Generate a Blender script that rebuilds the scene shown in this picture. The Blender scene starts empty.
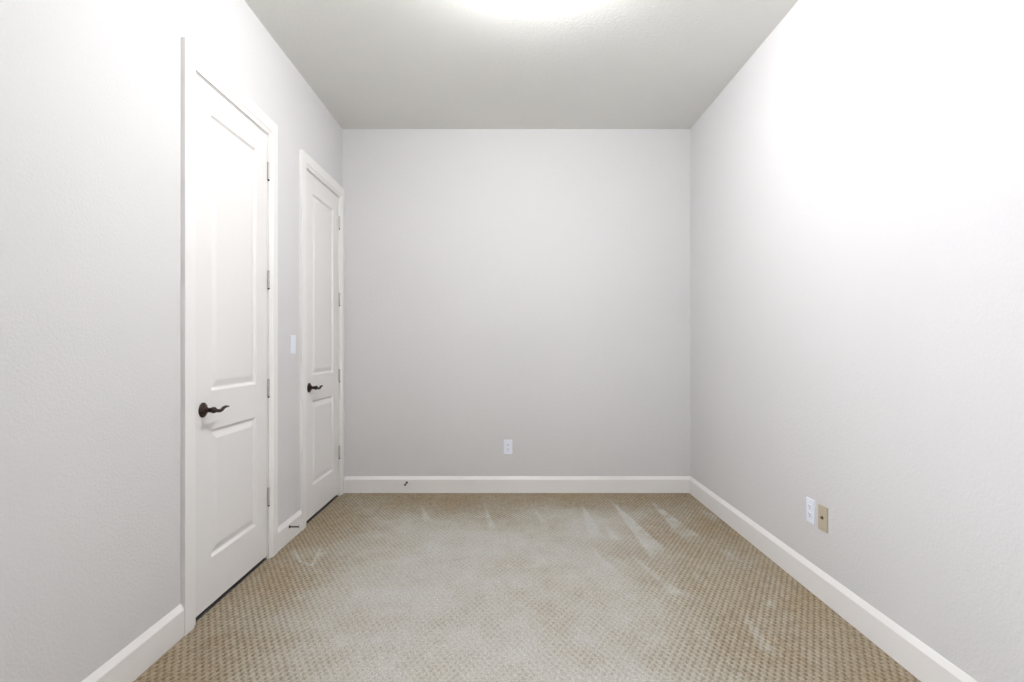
import bpy, bmesh, math
import numpy as np
from mathutils import Vector, Matrix

S = bpy.context.scene
COL = S.collection

# ------------------------------------------------------------------ camera
EYE = 1.229
cam_d = bpy.data.cameras.new('camera')
cam_d.sensor_width = 36.0
cam_d.lens = 18.0
cam_d.shift_x = 0.0039
cam_d.shift_y = 0.0047
cam_d.clip_start = 0.02
cam = bpy.data.objects.new('camera', cam_d)
COL.objects.link(cam)
cam.location = (0, 0, EYE)
cam.rotation_euler = (math.radians(90), 0, 0)
S.camera = cam

# ------------------------------------------------------------------ world, lamp strength, exposure
world = bpy.data.worlds.new('world')
world.use_nodes = True
world.node_tree.nodes['Background'].inputs[0].default_value = (0.8, 0.85, 0.9, 1)
world.node_tree.nodes['Background'].inputs[1].default_value = 0.3
S.world = world
S.view_settings.view_transform = 'Standard'
S.view_settings.look = 'None'
S.view_settings.gamma = 1.0
S.view_settings.use_curve_mapping = False
S.view_settings.exposure = 0.0
LAMP_COLOR = (0.966, 0.98, 0.994)
LAMP_STRENGTH = 290.0
FILL_WATTS = 94.0
LAMP_X, LAMP_Y = 0.12, 2.22

# added fill light outside the unseen side window
fill_l = bpy.data.lights.new('window_fill', 'AREA')
fill_l.shape = 'RECTANGLE'
fill_l.size = 1.7
fill_l.size_y = 1.7
fill_l.energy = FILL_WATTS
fill_l.color = (0.90, 0.94, 1.0)
fill_o = bpy.data.objects.new('window_fill', fill_l)
COL.objects.link(fill_o)
fill_o.location = (-1.391 - 0.38, 0.20, 1.55)
fill_o.rotation_euler = (math.radians(90), 0, math.radians(-90))

# ------------------------------------------------------------------ room dimensions
XL, XR = -1.391, 1.532
YB, YR = 4.302, -0.95
H = 3.051
WT = 0.12                                    # wall thickness
SLAB_W, SLAB_T = 0.681, 0.035
SLAB_Z0, SLAB_Z1 = 0.019, 2.443
CW, REV, GAP = 0.090, 0.005, 0.003           # casing width, reveal, gap round the leaf
DOOR_Y = (2.176 + CW + REV + GAP, 3.421 + CW + REV + GAP)


# ------------------------------------------------------------------ materials
def mat(name, rgb, rough=0.6, metal=0.0, bump=None, var=None, spec=0.5):
    m = bpy.data.materials.new(name)
    m.use_nodes = True
    nt = m.node_tree
    b = nt.nodes['Principled BSDF']
    b.inputs['Roughness'].default_value = rough
    b.inputs['Metallic'].default_value = metal
    b.inputs['Specular IOR Level'].default_value = spec
    b.inputs['Base Color'].default_value = (*rgb, 1)
    tc = nt.nodes.new('ShaderNodeTexCoord')
    if var:
        n = nt.nodes.new('ShaderNodeTexNoise')
        n.inputs['Scale'].default_value = var[0]
        n.inputs['Detail'].default_value = 4
        nt.links.new(tc.outputs['Object'], n.inputs['Vector'])
        r = nt.nodes.new('ShaderNodeValToRGB')
        r.color_ramp.elements[0].position = 0.3
        r.color_ramp.elements[1].position = 0.7
        r.color_ramp.elements[0].color = (*[c * (1 - var[1]) for c in rgb], 1)
        r.color_ramp.elements[1].color = (*[min(1, c * (1 + var[1])) for c in rgb], 1)
        nt.links.new(n.outputs['Fac'], r.inputs['Fac'])
        nt.links.new(r.outputs['Color'], b.inputs['Base Color'])
    if bump:
        n = nt.nodes.new('ShaderNodeTexNoise')
        n.inputs['Scale'].default_value = bump[0]
        n.inputs['Detail'].default_value = 3
        nt.links.new(tc.outputs['Object'], n.inputs['Vector'])
        bp = nt.nodes.new('ShaderNodeBump')
        bp.inputs['Strength'].default_value = bump[1]
        bp.inputs['Distance'].default_value = bump[2]
        nt.links.new(n.outputs['Fac'], bp.inputs['Height'])
        nt.links.new(bp.outputs['Normal'], b.inputs['Normal'])
    return m


M_WALL = mat('wall_paint', (0.655, 0.640, 0.640), 0.85, bump=(95, 0.7, 0.0022), var=(0.7, 0.012), spec=0.25)
M_CEIL = mat('ceiling_paint', (0.79, 0.785, 0.750), 0.9, bump=(60, 0.7, 0.0035), var=(1.2, 0.02), spec=0.2)
M_TRIM = mat('trim_paint', (0.81, 0.79, 0.775), 0.42, var=(3, 0.01), spec=0.4)
M_DOOR = mat('door_paint', (0.775, 0.755, 0.738), 0.45, var=(2, 0.01), spec=0.4)
M_BRONZE = mat('dark_bronze', (0.050, 0.032, 0.027), 0.20, 0.85, var=(40, 0.3))
M_NICKEL = mat('satin_nickel', (0.56, 0.53, 0.50), 0.35, 0.9, var=(60, 0.1))
M_WHITE = mat('white_plastic', (0.82, 0.84, 0.92), 0.3, var=(20, 0.01))
M_TAN = mat('tan_plastic', (0.50, 0.435, 0.32), 0.4, var=(20, 0.02))
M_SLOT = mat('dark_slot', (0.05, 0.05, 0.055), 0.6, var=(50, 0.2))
M_BRASS = mat('coax_brass', (0.16, 0.11, 0.05), 0.3, 0.9, var=(50, 0.2))
M_RUBBER = mat('white_rubber', (0.75, 0.74, 0.72), 0.7, var=(50, 0.03))
M_CLOSET = mat('closet_dark', (0.05, 0.05, 0.05), 0.9, var=(2, 0.02))  # near-black: the darkness behind the doors is put into the colour


def glow_material():
    m = mat('lit_frosted_glass', (0.85, 0.85, 0.83), 0.5, var=(5, 0.01))
    b = m.node_tree.nodes['Principled BSDF']
    b.inputs['Emission Color'].default_value = (*LAMP_COLOR, 1)
    b.inputs['Emission Strength'].default_value = LAMP_STRENGTH
    return m


def carpet_material():
    m = bpy.data.materials.new('cut_and_loop_carpet')
    m.use_nodes = True
    nt = m.node_tree
    b = nt.nodes['Principled BSDF']
    b.inputs['Roughness'].default_value = 0.95
    b.inputs['Specular IOR Level'].default_value = 0.1
    L = nt.links.new
    tc = nt.nodes.new('ShaderNodeTexCoord')
    at = nt.nodes.new('ShaderNodeAttribute')
    at.attribute_name = 'nap'
    r = nt.nodes.new('ShaderNodeValToRGB')
    e = r.color_ramp.elements
    e[0].position = 0.0
    e[0].color = (0.335, 0.268, 0.185, 1)
    e[1].position = 1.0
    e[1].color = (0.440, 0.432, 0.412, 1)
    k = e.new(0.5)
    k.color = (0.390, 0.355, 0.298, 1)
    L(at.outputs['Fac'], r.inputs['Fac'])
    # shade between the loops painted into the colour: darker gaps
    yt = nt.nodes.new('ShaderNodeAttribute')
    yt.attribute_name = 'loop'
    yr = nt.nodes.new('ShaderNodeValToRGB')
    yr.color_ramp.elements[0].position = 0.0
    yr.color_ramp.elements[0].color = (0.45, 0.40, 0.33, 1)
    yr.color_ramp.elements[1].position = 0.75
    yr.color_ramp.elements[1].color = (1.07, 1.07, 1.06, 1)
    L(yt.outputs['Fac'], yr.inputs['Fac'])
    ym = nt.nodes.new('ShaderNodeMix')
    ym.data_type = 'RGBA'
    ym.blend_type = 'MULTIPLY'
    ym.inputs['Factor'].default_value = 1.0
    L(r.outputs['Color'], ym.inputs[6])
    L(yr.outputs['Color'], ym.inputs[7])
    n = nt.nodes.new('ShaderNodeTexNoise')
    n.inputs['Scale'].default_value = 190
    n.inputs['Detail'].default_value = 2
    L(tc.outputs['Object'], n.inputs['Vector'])
    mr = nt.nodes.new('ShaderNodeMapRange')
    mr.inputs['From Min'].default_value = 0.3
    mr.inputs['From Max'].default_value = 0.7
    mr.inputs['To Min'].default_value = 0.70
    mr.inputs['To Max'].default_value = 1.25
    L(n.outputs['Fac'], mr.inputs['Value'])
    mx = nt.nodes.new('ShaderNodeMix')
    mx.data_type = 'RGBA'
    mx.blend_type = 'MULTIPLY'
    mx.inputs['Factor'].default_value = 1.0
    L(ym.outputs[2], mx.inputs[6])
    L(mr.outputs['Result'], mx.inputs[7])
    L(mx.outputs[2], b.inputs['Base Color'])
    bp = nt.nodes.new('ShaderNodeBump')
    bp.inputs['Strength'].default_value = 0.5
    bp.inputs['Distance'].default_value = 0.002
    L(n.outputs['Fac'], bp.inputs['Height'])
    L(bp.outputs['Normal'], b.inputs['Normal'])
    return m


# ------------------------------------------------------------------ mesh helpers
def obj(name, bm, m, parent=None, smooth=False, loc=None):
    me = bpy.data.meshes.new(name)
    bmesh.ops.recalc_face_normals(bm, faces=bm.faces[:])
    bm.to_mesh(me)
    bm.free()
    me.materials.append(m)
    if smooth:
        for p in me.polygons:
            p.use_smooth = True
    o = bpy.data.objects.new(name, me)
    COL.objects.link(o)
    if parent:
        o.parent = parent
    if loc:
        o.location = loc
    return o


def struct(name, bm, m, **k):
    o = obj(name, bm, m, **k)
    o['kind'] = 'structure'
    return o


def box(bm, x0, x1, y0, y1, z0, z1, bev=0.0, seg=2):
    r = bmesh.ops.create_cube(bm, size=1)
    for v in r['verts']:
        v.co = Vector(((x0 + x1) / 2 + v.co.x * (x1 - x0),
                       (y0 + y1) / 2 + v.co.y * (y1 - y0),
                       (z0 + z1) / 2 + v.co.z * (z1 - z0)))
    if bev:
        es = set()
        for v in r['verts']:
            es.update(v.link_edges)
        bmesh.ops.bevel(bm, geom=list(es), offset=bev, segments=seg, affect='EDGES', profile=0.6)


def lathe(bm, prof, n=32, mtx=Matrix()):
    """prof: list of (radius, height) turned about local Z."""
    rings = []
    for r, z in prof:
        if r < 1e-6:
            rings.append([bm.verts.new(mtx @ Vector((0, 0, z)))])
        else:
            rings.append([bm.verts.new(mtx @ Vector((r * math.cos(2 * math.pi * i / n),
                                                     r * math.sin(2 * math.pi * i / n), z))) for i in range(n)])
    for a, b in zip(rings, rings[1:]):
        for i in range(n):
            j = (i + 1) % n
            if len(a) == 1 and len(b) > 1:
                bm.faces.new((a[0], b[i], b[j]))
            elif len(b) == 1 and len(a) > 1:
                bm.faces.new((a[i], a[j], b[0]))
            elif len(a) > 1:
                bm.faces.new((a[i], a[j], b[j], b[i]))
    for ring, flip in ((rings[0], True), (rings[-1], False)):
        if len(ring) > 1:
            bm.faces.new(ring[::-1] if flip else ring)


def tube(bm, pts, radii, n=14, squash=1.0):
    """swept tube through pts, radii per point; squash scales the vertical half-size."""
    pts = [Vector(p) for p in pts]
    rings = []
    for i, p in enumerate(pts):
        t = (pts[min(i + 1, len(pts) - 1)] - pts[max(i - 1, 0)]).normalized()
        up = Vector((0, 0, 1)) if abs(t.z) < 0.9 else Vector((1, 0, 0))
        s = t.cross(up).normalized()
        u = s.cross(t).normalized()
        r = radii[i]
        rings.append([bm.verts.new(p + s * r * math.cos(2 * math.pi * k / n)
                                   + u * r * squash * math.sin(2 * math.pi * k / n)) for k in range(n)])
    for a, b in zip(rings, rings[1:]):
        for k in range(n):
            j = (k + 1) % n
            bm.faces.new((a[k], a[j], b[j], b[k]))
    bm.faces.new(rings[0][::-1])
    bm.faces.new(rings[-1])


def extrude_profile(bm, prof, p0, p1, out, up=Vector((0, 0, 1))):
    """prof: closed list (d, h): d along out, h along up; swept from p0 to p1."""
    a = [bm.verts.new(p0 + out * d + up * h) for d, h in prof]
    b = [bm.verts.new(p1 + out * d + up * h) for d, h in prof]
    n = len(prof)
    for i in range(n):
        j = (i + 1) % n
        bm.faces.new((a[i], a[j], b[j], b[i]))
    bm.faces.new(a[::-1])
    bm.faces.new(b)


# ------------------------------------------------------------------ floor: woven lattice carpet as real relief
def nap_map(X, Y):
    rng = np.random.default_rng(4)

    def vnoise(sx, sy, seed):
        g = np.random.default_rng(seed).random((80, 80))
        u = (X + 5) / sx
        v = (Y + 5) / sy
        iu = np.floor(u).astype(int)
        iv = np.floor(v).astype(int)
        fu = u - iu
        fv = v - iv
        fu = fu * fu * (3 - 2 * fu)
        fv = fv * fv * (3 - 2 * fv)
        G = lambda a, b: g[a % 80, b % 80]
        return (G(iu, iv) * (1 - fu) * (1 - fv) + G(iu + 1, iv) * fu * (1 - fv)
                + G(iu, iv + 1) * (1 - fu) * fv + G(iu + 1, iv + 1) * fu * fv)

    # paler and greyer in the middle of the carpet, browner towards the walls
    n1 = vnoise(0.35, 0.35, 1)
    n2 = vnoise(0.13, 0.13, 2)
    n3 = vnoise(0.05, 0.06, 3)
    ex = np.minimum((X - XL) / 0.72, (XR - X) / 1.30)
    ey = (YB - Y) / 1.05
    d = np.minimum(ex, np.maximum(ey, 0)) + 0.25 * (n1 - 0.5)
    d = np.clip(d, 0, 1)
    d = d * d * (3 - 2 * d)
    nap = 0.08 + 0.70 * d + 0.14 * (n1 - 0.5) + 0.20 * (n2 - 0.5) + 0.12 * (n3 - 0.5)

    # vacuum wedges: tip near the far wall, widening towards the camera
    def wedge(x0, y0, x1, y1, w, s):
        nonlocal nap
        ax, ay = x1 - x0, y1 - y0
        L = math.hypot(ax, ay)
        ax /= L
        ay /= L
        t = ((X - x0) * ax + (Y - y0) * ay) / L
        c = (X - x0) * -ay + (Y - y0) * ax
        half = 0.006 + 0.72 * w * np.clip(t, 0, 1)
        edge = np.clip((half - np.abs(c)) / 0.02, 0, 1)
        end = np.clip(t / 0.05, 0, 1) * np.clip((1.05 - t) / 0.18, 0, 1)
        nap = nap + 1.5 * s * edge * end * (0.65 + 0.7 * (n3 - 0.2))

    def P(px, py):                      # wedge corners, measured on the floor plane
        k = EYE / (py - 345.8)
        return (px - 508) * k, 512 * k

    for a, b, w, s in [((580, 500), (596, 536), 0.070, 0.28), ((608, 497), (662, 556), 0.105, 0.32),
                       ((647, 497), (694, 540), 0.110, 0.26), ((686, 497), (716, 520), 0.06, 0.22),
                       ((530, 503), (544, 522), 0.035, 0.18), ((484, 503), (492, 528), 0.040, 0.22),
                       ((420, 503), (428, 520), 0.045, 0.18), ((604, 524), (616, 540), 0.05, 0.18),
                       ((626, 550), (680, 596), 0.05, 0.16), ((640, 500), (622, 508), 0.015, 0.2),
                       ((690, 566), (704, 586), 0.05, 0.16), ((738, 606), (772, 655), 0.055, 0.26),
                       ((776, 592), (768, 606), 0.03, 0.28), ((330, 548), (318, 556), 0.02, 0.25),
                       ((700, 530), (735, 560), 0.06, 0.14), ((590, 545), (612, 572), 0.06, 0.14)]:
        p, q = P(*a), P(*b)
        wedge(p[0], p[1], q[0], q[1], w, s)

    def stroke(a, b, w, s):
        nonlocal nap
        p, q = np.array(P(*a)), np.array(P(*b))
        dd = q - p
        t = np.clip(((X - p[0]) * dd[0] + (Y - p[1]) * dd[1]) / (dd @ dd), 0, 1)
        dist = np.hypot(X - p[0] - t * dd[0], Y - p[1] - t * dd[1])
        nap = nap + s * np.clip((w - dist) / (0.5 * w), 0, 1)

    stroke((292, 548), (300, 561), 0.012, 0.3)
    stroke((300, 561), (312, 565), 0.012, 0.3)
    stroke((312, 565), (320, 549), 0.012, 0.3)
    stroke((452, 560), (470, 556), 0.020, -0.10)
    return np.clip(nap, 0, 1)


def make_floor():
    x0, x1 = XL - 0.75, XR + WT
    y0, y1 = YR - WT, YB + WT
    # fine where the camera can see, coarse elsewhere
    xs = np.concatenate([[x0, x0 + .3], np.arange(XL - 0.13, XR + 0.01, 0.0036), [x1]])
    ys = np.concatenate([[y0, 0.4, 1.0], np.arange(1.5, YB + 0.005, 0.0046), [y1]])
    X, Y = np.meshgrid(xs, ys)
    # staggered loop lattice, 30 mm across and 46 mm along
    A, B = 0.0290, 0.0480
    u = X / A + Y / B
    v = X / A - Y / B
    h = 0.5 + 0.25 * (np.cos(2 * math.pi * u) + np.cos(2 * math.pi * v))
    h = np.clip(h * 1.5, 0, 1) ** 0.8
    tuft = np.random.default_rng(3).random((512, 512))
    tz = tuft[np.round(u + v).astype(int) % 512, np.round(u - v).astype(int) % 512]
    h = h * (0.82 + 0.18 * tz)
    rows = 0.5 + 0.5 * np.cos(2 * math.pi * Y / (B / 4) + 5 * X / A)
    g = np.random.default_rng(9).random(X.shape)
    amp = 0.0075
    Z = -amp + amp * h * (0.80 + 0.20 * rows) + 0.0012 * (g - 0.5)
    nap = nap_map(X, Y)
    # paler pile lies flatter
    Z = Z * (1.15 - 0.75 * nap)
    rim = np.clip(np.minimum.reduce([X - (XL + 0.015), (XR - 0.015) - X, (YB - 0.015) - Y]) / 0.012, 0, 1)
    Z = Z * rim - 0.004 * (1 - rim)
    off = (X < XL - 0.1) | (X > XR + 0.005) | (Y > YB + 0.005) | (Y < 1.3)
    Z[off] = -0.003
    ny, nx = X.shape
    co = np.stack([X, Y, Z], -1).reshape(-1, 3).astype(np.float32)
    i = np.arange(nx * ny).reshape(ny, nx)
    q = np.stack([i[:-1, :-1], i[:-1, 1:], i[1:, 1:], i[1:, :-1]], -1).reshape(-1).astype(np.int32)
    me = bpy.data.meshes.new('floor')
    me.vertices.add(len(co))
    me.vertices.foreach_set('co', co.ravel())
    nf = len(q) // 4
    me.loops.add(len(q))
    me.loops.foreach_set('vertex_index', q)
    me.polygons.add(nf)
    me.polygons.foreach_set('loop_start', np.arange(0, nf * 4, 4, dtype=np.int32))
    me.update(calc_edges=True)
    me.polygons.foreach_set('use_smooth', np.ones(nf, dtype=bool))
    a = me.attributes.new('nap', 'FLOAT', 'POINT')
    a.data.foreach_set('value', nap.ravel().astype(np.float32))
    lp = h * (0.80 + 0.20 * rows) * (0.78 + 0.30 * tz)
    lp = lp + (0.85 - lp) * np.clip((nap - 0.35) * 1.6, 0, 0.80)      # painted gap shade fades where the nap is pale
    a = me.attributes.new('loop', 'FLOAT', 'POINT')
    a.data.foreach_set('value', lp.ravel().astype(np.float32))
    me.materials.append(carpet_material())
    o = bpy.data.objects.new('floor', me)
    COL.objects.link(o)
    o['kind'] = 'structure'


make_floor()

# ------------------------------------------------------------------ walls, ceiling
bm = bmesh.new()
box(bm, XL - 0.75, XR + WT, YR - WT, YB + WT, H, H + 0.1)
struct('ceiling', bm, M_CEIL)

bm = bmesh.new()
box(bm, XL - 0.75, XR + WT, YB, YB + WT, -0.02, H)
struct('wall_back', bm, M_WALL)
bm = bmesh.new()
box(bm, XR, XR + WT, YR, YB, -0.02, H)
struct('wall_right', bm, M_WALL)
bm = bmesh.new()
box(bm, XL - 0.75, XR + WT, YR - WT, YR, -0.02, H)
struct('wall_rear', bm, M_WALL)

JT = 0.018
bm = bmesh.new()
ops = [(y - GAP - JT, y + SLAB_W + GAP + JT) for y in DOOR_Y]
OT = SLAB_Z1 + GAP + JT
edges = [YR, ops[0][0], ops[0][1], ops[1][0], ops[1][1], YB]
WY0, WY1, WZ0, WZ1 = -0.65, 1.05, 0.75, 2.35          # unseen side window beside the camera, added to let fill light in
box(bm, XL - WT, XL, YR, WY0, -0.02, H)
box(bm, XL - WT, XL, WY0, WY1, -0.02, WZ0)
box(bm, XL - WT, XL, WY0, WY1, WZ1, H)
box(bm, XL - WT, XL, WY1, edges[1], -0.02, H)
for a, b in ((2, 3), (4, 5)):
    box(bm, XL - WT, XL, edges[a], edges[b], -0.02, H)
for a, b in ((1, 2), (3, 4)):
    box(bm, XL - WT, XL, edges[a], edges[b], OT, H)
struct('wall_left', bm, M_WALL)

# side window added for the fill light: frame, centre mullion, sill, panes
bm = bmesh.new()
x0, x1 = XL - 0.09, XL - 0.04
f = 0.045
ym = (WY0 + WY1) / 2
box(bm, x0, x1, WY0, WY0 + f, WZ0, WZ1, 0.004, 1)
box(bm, x0, x1, WY1 - f, WY1, WZ0, WZ1, 0.004, 1)
box(bm, x0, x1, WY0 + f, WY1 - f, WZ0, WZ0 + f, 0.004, 1)
box(bm, x0, x1, WY0 + f, WY1 - f, WZ1 - f, WZ1, 0.004, 1)
box(bm, x0, x1, ym - 0.03, ym + 0.03, WZ0 + f, WZ1 - f, 0.004, 1)
win = struct('fill_window_1', bm, M_TRIM)
bm = bmesh.new()
box(bm, XL - 0.04, XL + 0.03, WY0, WY1, WZ0 - 0.0, WZ0 + 0.022, 0.004, 1)
obj('fill_window_sill', bm, M_TRIM, win)
M_GLASS = bpy.data.materials.new('fill_window_glass')
M_GLASS.use_nodes = True
gb = M_GLASS.node_tree.nodes['Principled BSDF']
gb.inputs['Transmission Weight'].default_value = 1.0
gb.inputs['Roughness'].default_value = 0.0
gb.inputs['IOR'].default_value = 1.02
for a, b in ((WY0 + f, ym - 0.03), (ym + 0.03, WY1 - f)):
    bm = bmesh.new()
    box(bm, XL - 0.068, XL - 0.062, a, b, WZ0 + f, WZ1 - f)
    obj('fill_window_pane', bm, M_GLASS, win)

bm = bmesh.new()
box(bm, XL - 0.75, XL - 0.72, 1.28, YB, -0.02, H)
box(bm, XL - 0.75, XL - WT, 1.25, 1.28, -0.02, H)
struct('wall_closet', bm, M_CLOSET)


# ------------------------------------------------------------------ doors
def door_leaf_mesh():
    """Leaf in local space: face at x=0 looking +X, y from 0 to SLAB_W, z from 0."""
    bm = bmesh.new()
    hgt = SLAB_Z1 - SLAB_Z0
    st = 0.125
    panels = [(st, SLAB_W - st, 0.235 - SLAB_Z0, 0.838 - SLAB_Z0),
              (st, SLAB_W - st, 1.018 - SLAB_Z0, 2.316 - SLAB_Z0)]
    ys = [0, st, SLAB_W - st, SLAB_W]
    zs = [0, panels[0][2], panels[0][3], panels[1][2], panels[1][3], hgt]
    V = {}

    def v(x, y, z):
        k = (round(x, 5), round(y, 5), round(z, 5))
        if k not in V:
            V[k] = bm.verts.new(k)
        return V[k]

    for i in range(3):
        for j in range(5):
            if i == 1 and j in (1, 3):
                continue
            bm.faces.new((v(0, ys[i], zs[j]), v(0, ys[i + 1], zs[j]), v(0, ys[i + 1], zs[j + 1]), v(0, ys[i], zs[j + 1])))
    steps = [(0, 0), (0.004, -0.002), (0.010, -0.0085), (0.014, -0.0105), (0.019, -0.0105),
             (0.024, -0.0095), (0.046, -0.0030), (0.050, -0.0022)]
    for (a, b, c, d) in panels:
        prev = None
        for ins, dep in steps:
            ring = [v(dep, a + ins, c + ins), v(dep, b - ins, c + ins), v(dep, b - ins, d - ins), v(dep, a + ins, d - ins)]
            if prev:
                for k in range(4):
                    bm.faces.new((prev[k], prev[(k + 1) % 4], ring[(k + 1) % 4], ring[k]))
            prev = ring
        bm.faces.new(prev)
    # edges and back
    T = -SLAB_T
    for i in range(3):
        bm.faces.new((v(0, ys[i], 0), v(0, ys[i + 1], 0), v(T, ys[i + 1], 0), v(T, ys[i], 0)))
        bm.faces.new((v(0, ys[i], hgt), v(0, ys[i + 1], hgt), v(T, ys[i + 1], hgt), v(T, ys[i], hgt)))
    for j in range(5):
        bm.faces.new((v(0, 0, zs[j]), v(0, 0, zs[j + 1]), v(T, 0, zs[j + 1]), v(T, 0, zs[j])))
        bm.faces.new((v(0, SLAB_W, zs[j]), v(0, SLAB_W, zs[j + 1]), v(T, SLAB_W, zs[j + 1]), v(T, SLAB_W, zs[j])))
        for i in range(3):
            bm.faces.new((v(T, ys[i], zs[j]), v(T, ys[i + 1], zs[j]), v(T, ys[i + 1], zs[j + 1]), v(T, ys[i], zs[j + 1])))
    return bm


def make_door(name, y0):
    o = struct(name, door_leaf_mesh(), M_DOOR, loc=(XL, y0, SLAB_Z0))
    # lever handle, near edge of the leaf; lever runs towards the hinges
    hz = 0.936 - SLAB_Z0
    hy = 0.060
    rot = Matrix.Translation((0, hy, hz)) @ Matrix.Rotation(math.pi / 2, 4, 'Y')
    bm = bmesh.new()
    lathe(bm, [(0.0345, 0), (0.0345, 0.003), (0.032, 0.0055), (0.0285, 0.0070), (0.0270, 0.0095),
               (0.021, 0.0125), (0.016, 0.0150), (0.0135, 0.019)], 36, rot)
    h = obj('door_handle', bm, M_BRONZE, o, smooth=True)
    bm = bmesh.new()
    lathe(bm, [(0.0125, 0.017), (0.0112, 0.022), (0.0112, 0.038), (0.0135, 0.041), (0.0145, 0.046),
               (0.0142, 0.054), (0.0115, 0.0585), (0.0, 0.060)], 24, rot)
    pts = [(0.048, hy - 0.004, hz - 0.001), (0.050, hy + 0.010, hz - 0.003), (0.053, hy + 0.026, hz - 0.006),
           (0.055, hy + 0.040, hz - 0.008), (0.056, hy + 0.052, hz - 0.006), (0.056, hy + 0.064, hz + 0.000),
           (0.056, hy + 0.077, hz + 0.0045), (0.055, hy + 0.092, hz + 0.0055), (0.054, hy + 0.107, hz + 0.0045),
           (0.053, hy + 0.120, hz + 0.003)]
    tube(bm, pts, [0.0105, 0.0102, 0.0096, 0.0090, 0.0088, 0.0084, 0.0078, 0.0070, 0.0060, 0.0036], 14, 0.9)
    obj('lever', bm, M_BRONZE, h, smooth=True)
    # four hinges on the far edge: knuckle barrel with ball tips, leaf plates in the gap
    for hz in (0.360, 0.988, 1.613, 2.240):
        z = hz - SLAB_Z0
        yb = SLAB_W + GAP / 2
        bm = bmesh.new()
        box(bm, -0.030, 0.001, SLAB_W + 0.0002, SLAB_W + 0.0012, z - 0.05, z + 0.05)
        box(bm, -0.030, 0.001, SLAB_W + GAP - 0.0012, SLAB_W + GAP - 0.0002, z - 0.05, z + 0.05)
        box(bm, 0.0005, 0.007, yb - 0.0012, yb + 0.0012, z - 0.05, z + 0.05)
        hg = obj('hinge', bm, M_NICKEL, o)
        bm = bmesh.new()
        T = Matrix.Translation((0.0085, yb, z))
        for k in range(5):
            a = -0.050 + k * 0.0205
            lathe(bm, [(0.0052, a), (0.0066, a + 0.0008), (0.0066, a + 0.0160), (0.0052, a + 0.0168)], 16, T)
        lathe(bm, [(0.0048, -0.051), (0.0048, 0.051)], 16, T)
        obj('hinge_barrel', bm, M_NICKEL, hg)
        bm = bmesh.new()
        lathe(bm, [(0.0046, -0.0505), (0.0066, -0.053), (0.0060, -0.057), (0.0, -0.060)], 16, T)
        obj('hinge_pin_tip', bm, M_BRONZE, hg, smooth=True)
    return o


def make_frame(name, y0):
    """jamb, stop and mitred casing round one door."""
    bm = bmesh.new()
    a, b, t = y0 - GAP, y0 + SLAB_W + GAP, SLAB_Z1 + GAP
    # jambs
    box(bm, XL - WT - 0.001, XL + 0.001, a - JT, a, -0.004, t + JT)
    box(bm, XL - WT - 0.001, XL + 0.001, b, b + JT, -0.004, t + JT)
    box(bm, XL - WT - 0.001, XL + 0.001, a, b, t, t + JT)
    # stops behind the leaf
    xs = XL - SLAB_T - 0.002
    box(bm, xs - 0.03, xs, a, a + 0.011, -0.004, t)
    box(bm, xs - 0.03, xs, b - 0.011, b, -0.004, t)
    box(bm, xs - 0.03, xs, a + 0.011, b - 0.011, t - 0.011, t)
    # casing: profile (offset out from the opening, projection from the wall)
    prof = [(0, 0), (0, 0.0085), (0.002, 0.0100), (0.010, 0.0100), (0.012, 0.0120), (0.0185, 0.0135), (0.024, 0.0170),
            (0.027, 0.0195), (0.030, 0.0205), (0.086, 0.0205), (CW, 0.0190), (CW, 0)]
    ia, ib, it = a - REV, b + REV, t + REV
    rings = []
    for d, h in prof:
        x = XL + h
        rings.append([bm.verts.new((x, ia - d, -0.004)), bm.verts.new((x, ia - d, it + d)),
                      bm.verts.new((x, ib + d, it + d)), bm.verts.new((x, ib + d, -0.004))])
    n = len(rings)
    for i in range(n):
        p, q = rings[i], rings[(i + 1) % n]
        for k in range(3):
            bm.faces.new((p[k], p[k + 1], q[k + 1], q[k]))
    bm.faces.new([r[0] for r in rings])
    bm.faces.new([r[3] for r in rings][::-1])
    o = struct(name, bm, M_TRIM)
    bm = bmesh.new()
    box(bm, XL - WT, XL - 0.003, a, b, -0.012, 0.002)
    obj('gap_shade_strip', bm, M_SLOT, o)  # dark strip painting the shade in the gap under the leaf
    # latch strike lip
    bm = bmesh.new()
    box(bm, XL - 0.020, XL + 0.0035, a - 0.0010, a + 0.0018, 0.936 - 0.029, 0.936 + 0.029, 0.0004, 1)
    box(bm, XL + 0.0008, XL + 0.0035, a - 0.0048, a + 0.0018, 0.936 - 0.029, 0.936 + 0.029, 0.0004, 1)
    obj('strike_plate', bm, M_BRONZE, o)
    return ia - CW, ib + CW


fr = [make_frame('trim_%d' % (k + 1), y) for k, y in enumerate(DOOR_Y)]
for k, y in enumerate(DOOR_Y):
    make_door('door_%d' % (k + 1), y)

# ------------------------------------------------------------------ baseboards
BP = [(0, -0.006), (0.0150, -0.006), (0.0150, 0.1075), (0.0142, 0.1095), (0.0120, 0.1140), (0.0088, 0.1200),
      (0.0052, 0.1270), (0.0020, 0.1330), (0, 0.1335)]


def baseboard(name, p0, p1, out):
    bm = bmesh.new()
    extrude_profile(bm, BP, Vector(p0), Vector(p1), Vector(out))
    struct(name, bm, M_TRIM)


baseboard('baseboard_back', (XL + 0.0205, YB, 0), (XR, YB, 0), (0, -1, 0))
baseboard('baseboard_right', (XR, YR, 0), (XR, YB, 0), (-1, 0, 0))
baseboard('baseboard_left', (XL, YR, 0), (XL, fr[0][0], 0), (1, 0, 0))
baseboard('baseboard_left', (XL, fr[0][1], 0), (XL, fr[1][0], 0), (1, 0, 0))
baseboard('baseboard_rear', (XL + 0.015, YR, 0), (XR - 0.015, YR, 0), (0, 1, 0))


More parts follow.
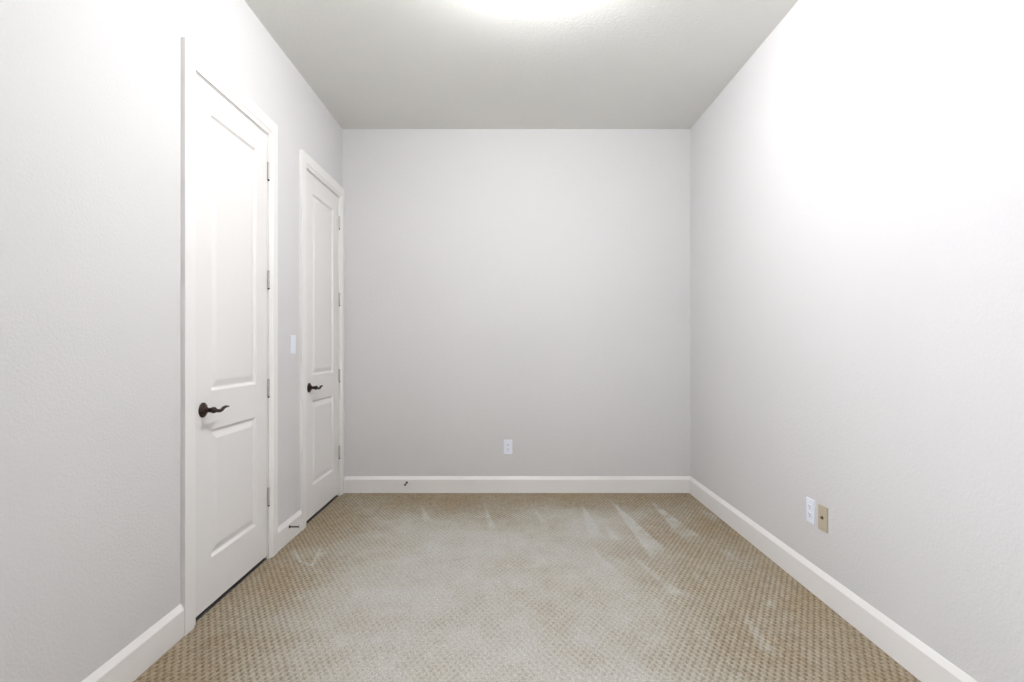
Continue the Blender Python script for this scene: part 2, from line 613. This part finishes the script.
# ------------------------------------------------------------------ wall plates (local: face looks -Y, centre at origin)
def thing(name, label, cat, loc, rotz, group=None):
    o = bpy.data.objects.new(name, None)
    o.empty_display_size = 0.05
    COL.objects.link(o)
    o.location = loc
    o.rotation_euler = (0, 0, rotz)
    o['label'] = label
    o['category'] = cat
    if group:
        o['group'] = group
    return o


PW, PH = 0.0355, 0.0605


def plate_bm(holes=()):
    bm = bmesh.new()
    box(bm, -PW, PW, -0.0065, 0.0, -PH, PH, 0.0022, 3)
    return bm


def screw(parent, z, m, y=-0.0064):
    bm = bmesh.new()
    T = Matrix.Translation((0, y, z)) @ Matrix.Rotation(math.pi / 2, 4, 'X')
    lathe(bm, [(0.0034, 0), (0.0034, 0.0006), (0.0022, 0.0012), (0, 0.0013)], 14, T)
    obj('screw', bm, m, parent, smooth=True)


def outlet(label, loc, rotz):
    t = thing('electrical_outlet', label, 'electrical outlet', loc, rotz)
    obj('cover_plate', plate_bm(), M_WHITE, t)
    for s in (1, -1):
        zc = s * 0.0195
        bm = bmesh.new()
        ring = []
        n = 40
        for y in (-0.005, -0.0082, -0.0088):
            r = 0.0172 if y > -0.0085 else 0.0164
            rr = []
            for i in range(n):
                a = 2 * math.pi * i / n
                rr.append(bm.verts.new((r * math.cos(a), y, zc + max(-0.0138, min(0.0138, r * math.sin(a))))))
            ring.append(rr)
        for p, q in zip(ring, ring[1:]):
            for i in range(n):
                bm.faces.new((p[i], p[(i + 1) % n], q[(i + 1) % n], q[i]))
        bm.faces.new(ring[-1])
        so = obj('socket', bm, M_WHITE, t)
        bm = bmesh.new()
        box(bm, -0.0078, -0.0052, -0.0092, -0.0084, zc - 0.001, zc + 0.0085)
        box(bm, 0.0052, 0.0078, -0.0092, -0.0084, zc, zc + 0.0075)
        lathe(bm, [(0.0030, 0), (0.0030, 0.0008)], 14,
              Matrix.Translation((0, -0.0084, zc - 0.0072)) @ Matrix.Rotation(math.pi / 2, 4, 'X'))
        obj('slots', bm, M_SLOT, so)
    screw(t, 0, M_WHITE)
    return t


outlet('white duplex electrical outlet low on the far wall facing the camera', (0.0, YB, 0.380), 0)
outlet('white duplex electrical outlet on the right wall next to the tan cable plate', (XR, 2.585, 0.396), -math.pi / 2)

t = thing('cable_wall_plate', 'tan coaxial cable wall plate on the right wall beside a white outlet', 'cable plate',
          (XR, 2.484, 0.392), -math.pi / 2)
obj('cover_plate', plate_bm(), M_TAN, t)
bm = bmesh.new()
R = Matrix.Translation((0, -0.006, 0.003)) @ Matrix.Rotation(math.pi / 2, 4, 'X')
lathe(bm, [(0.0085, 0), (0.0085, 0.003), (0.0056, 0.0032), (0.0054, 0.0085), (0.0030, 0.0086), (0.0028, 0.002), (0, 0.002)], 6 * 4, R)
obj('coaxial_connector', bm, M_BRASS, t)
for z in (0.042, -0.042):
    screw(t, z, M_TAN)

t = thing('light_switch', 'white rocker light switch on the left wall between the two doors', 'light switch',
          (XL, 3.306, 1.238), math.pi / 2)
obj('cover_plate', plate_bm(), M_WHITE, t)
bm = bmesh.new()
pr = [(-0.006, -0.033), (-0.0088, -0.033), (-0.0074, 0.0), (-0.0110, 0.033), (-0.006, 0.033)]
a = [bm.verts.new((-0.0165, y, z)) for y, z in pr]
b = [bm.verts.new((0.0165, y, z)) for y, z in pr]
for i in range(len(pr)):
    j = (i + 1) % len(pr)
    bm.faces.new((a[i], a[j], b[j], b[i]))
bm.faces.new(a[::-1])
bm.faces.new(b)
obj('rocker', bm, M_WHITE, t)
for z in (0.0485, -0.0485):
    screw(t, z, M_WHITE)


# ------------------------------------------------------------------ door stops screwed to the baseboards
def doorstop(label, loc, rotz):
    t = thing('door_stop', label, 'door stop', loc, rotz)
    R = Matrix.Rotation(math.pi / 2, 4, 'X')
    bm = bmesh.new()
    lathe(bm, [(0.0095, 0), (0.0095, 0.002), (0.0070, 0.0045), (0.005, 0.007)], 24, R)
    obj('mounting_flange', bm, M_BRONZE, t, smooth=True)
    bm = bmesh.new()
    lathe(bm, [(0.0042, 0.006), (0.0042, 0.058), (0.0070, 0.059), (0.0070, 0.063)], 16, R)
    obj('rod', bm, M_BRONZE, t)
    bm = bmesh.new()
    lathe(bm, [(0.0074, 0.062), (0.0080, 0.064), (0.0080, 0.073), (0.0062, 0.077), (0, 0.078)], 20, R)
    o = obj('bumper_tip', bm, M_RUBBER, t, smooth=True)
    return t, o


doorstop('bronze rigid door stop with pale tip on the left baseboard between the doors',
         (XL + 0.015, 3.222, 0.090), math.pi / 2)
t, tip = doorstop('small dark door stop on the far wall baseboard, left of the outlet',
                  (-0.848, YB - 0.015, 0.084), 0)
tip.data.materials.clear()
tip.data.materials.append(mat('dark_rubber', (0.05, 0.047, 0.045), 0.7, var=(50, 0.1)))

# ------------------------------------------------------------------ flush ceiling lamp (just above the picture)
t = thing('ceiling_light', 'round frosted flush mount ceiling light glowing in the middle of the ceiling', 'ceiling light',
          (LAMP_X, LAMP_Y, H), 0)
F = Matrix.Scale(-1, 4, (0, 0, 1))
bm = bmesh.new()
lathe(bm, [(0.115, 0.0), (0.117, 0.012), (0.110, 0.018)], 48, F)
obj('base_pan', bm, M_NICKEL, t, smooth=False)
bm = bmesh.new()
lathe(bm, [(0.098, 0.016), (0.100, 0.028), (0.100, 0.085), (0.095, 0.110), (0.080, 0.132), (0.055, 0.146), (0.028, 0.152), (0.0, 0.154)], 48, F)
obj('glass_shade', bm, glow_material(), t, smooth=True)
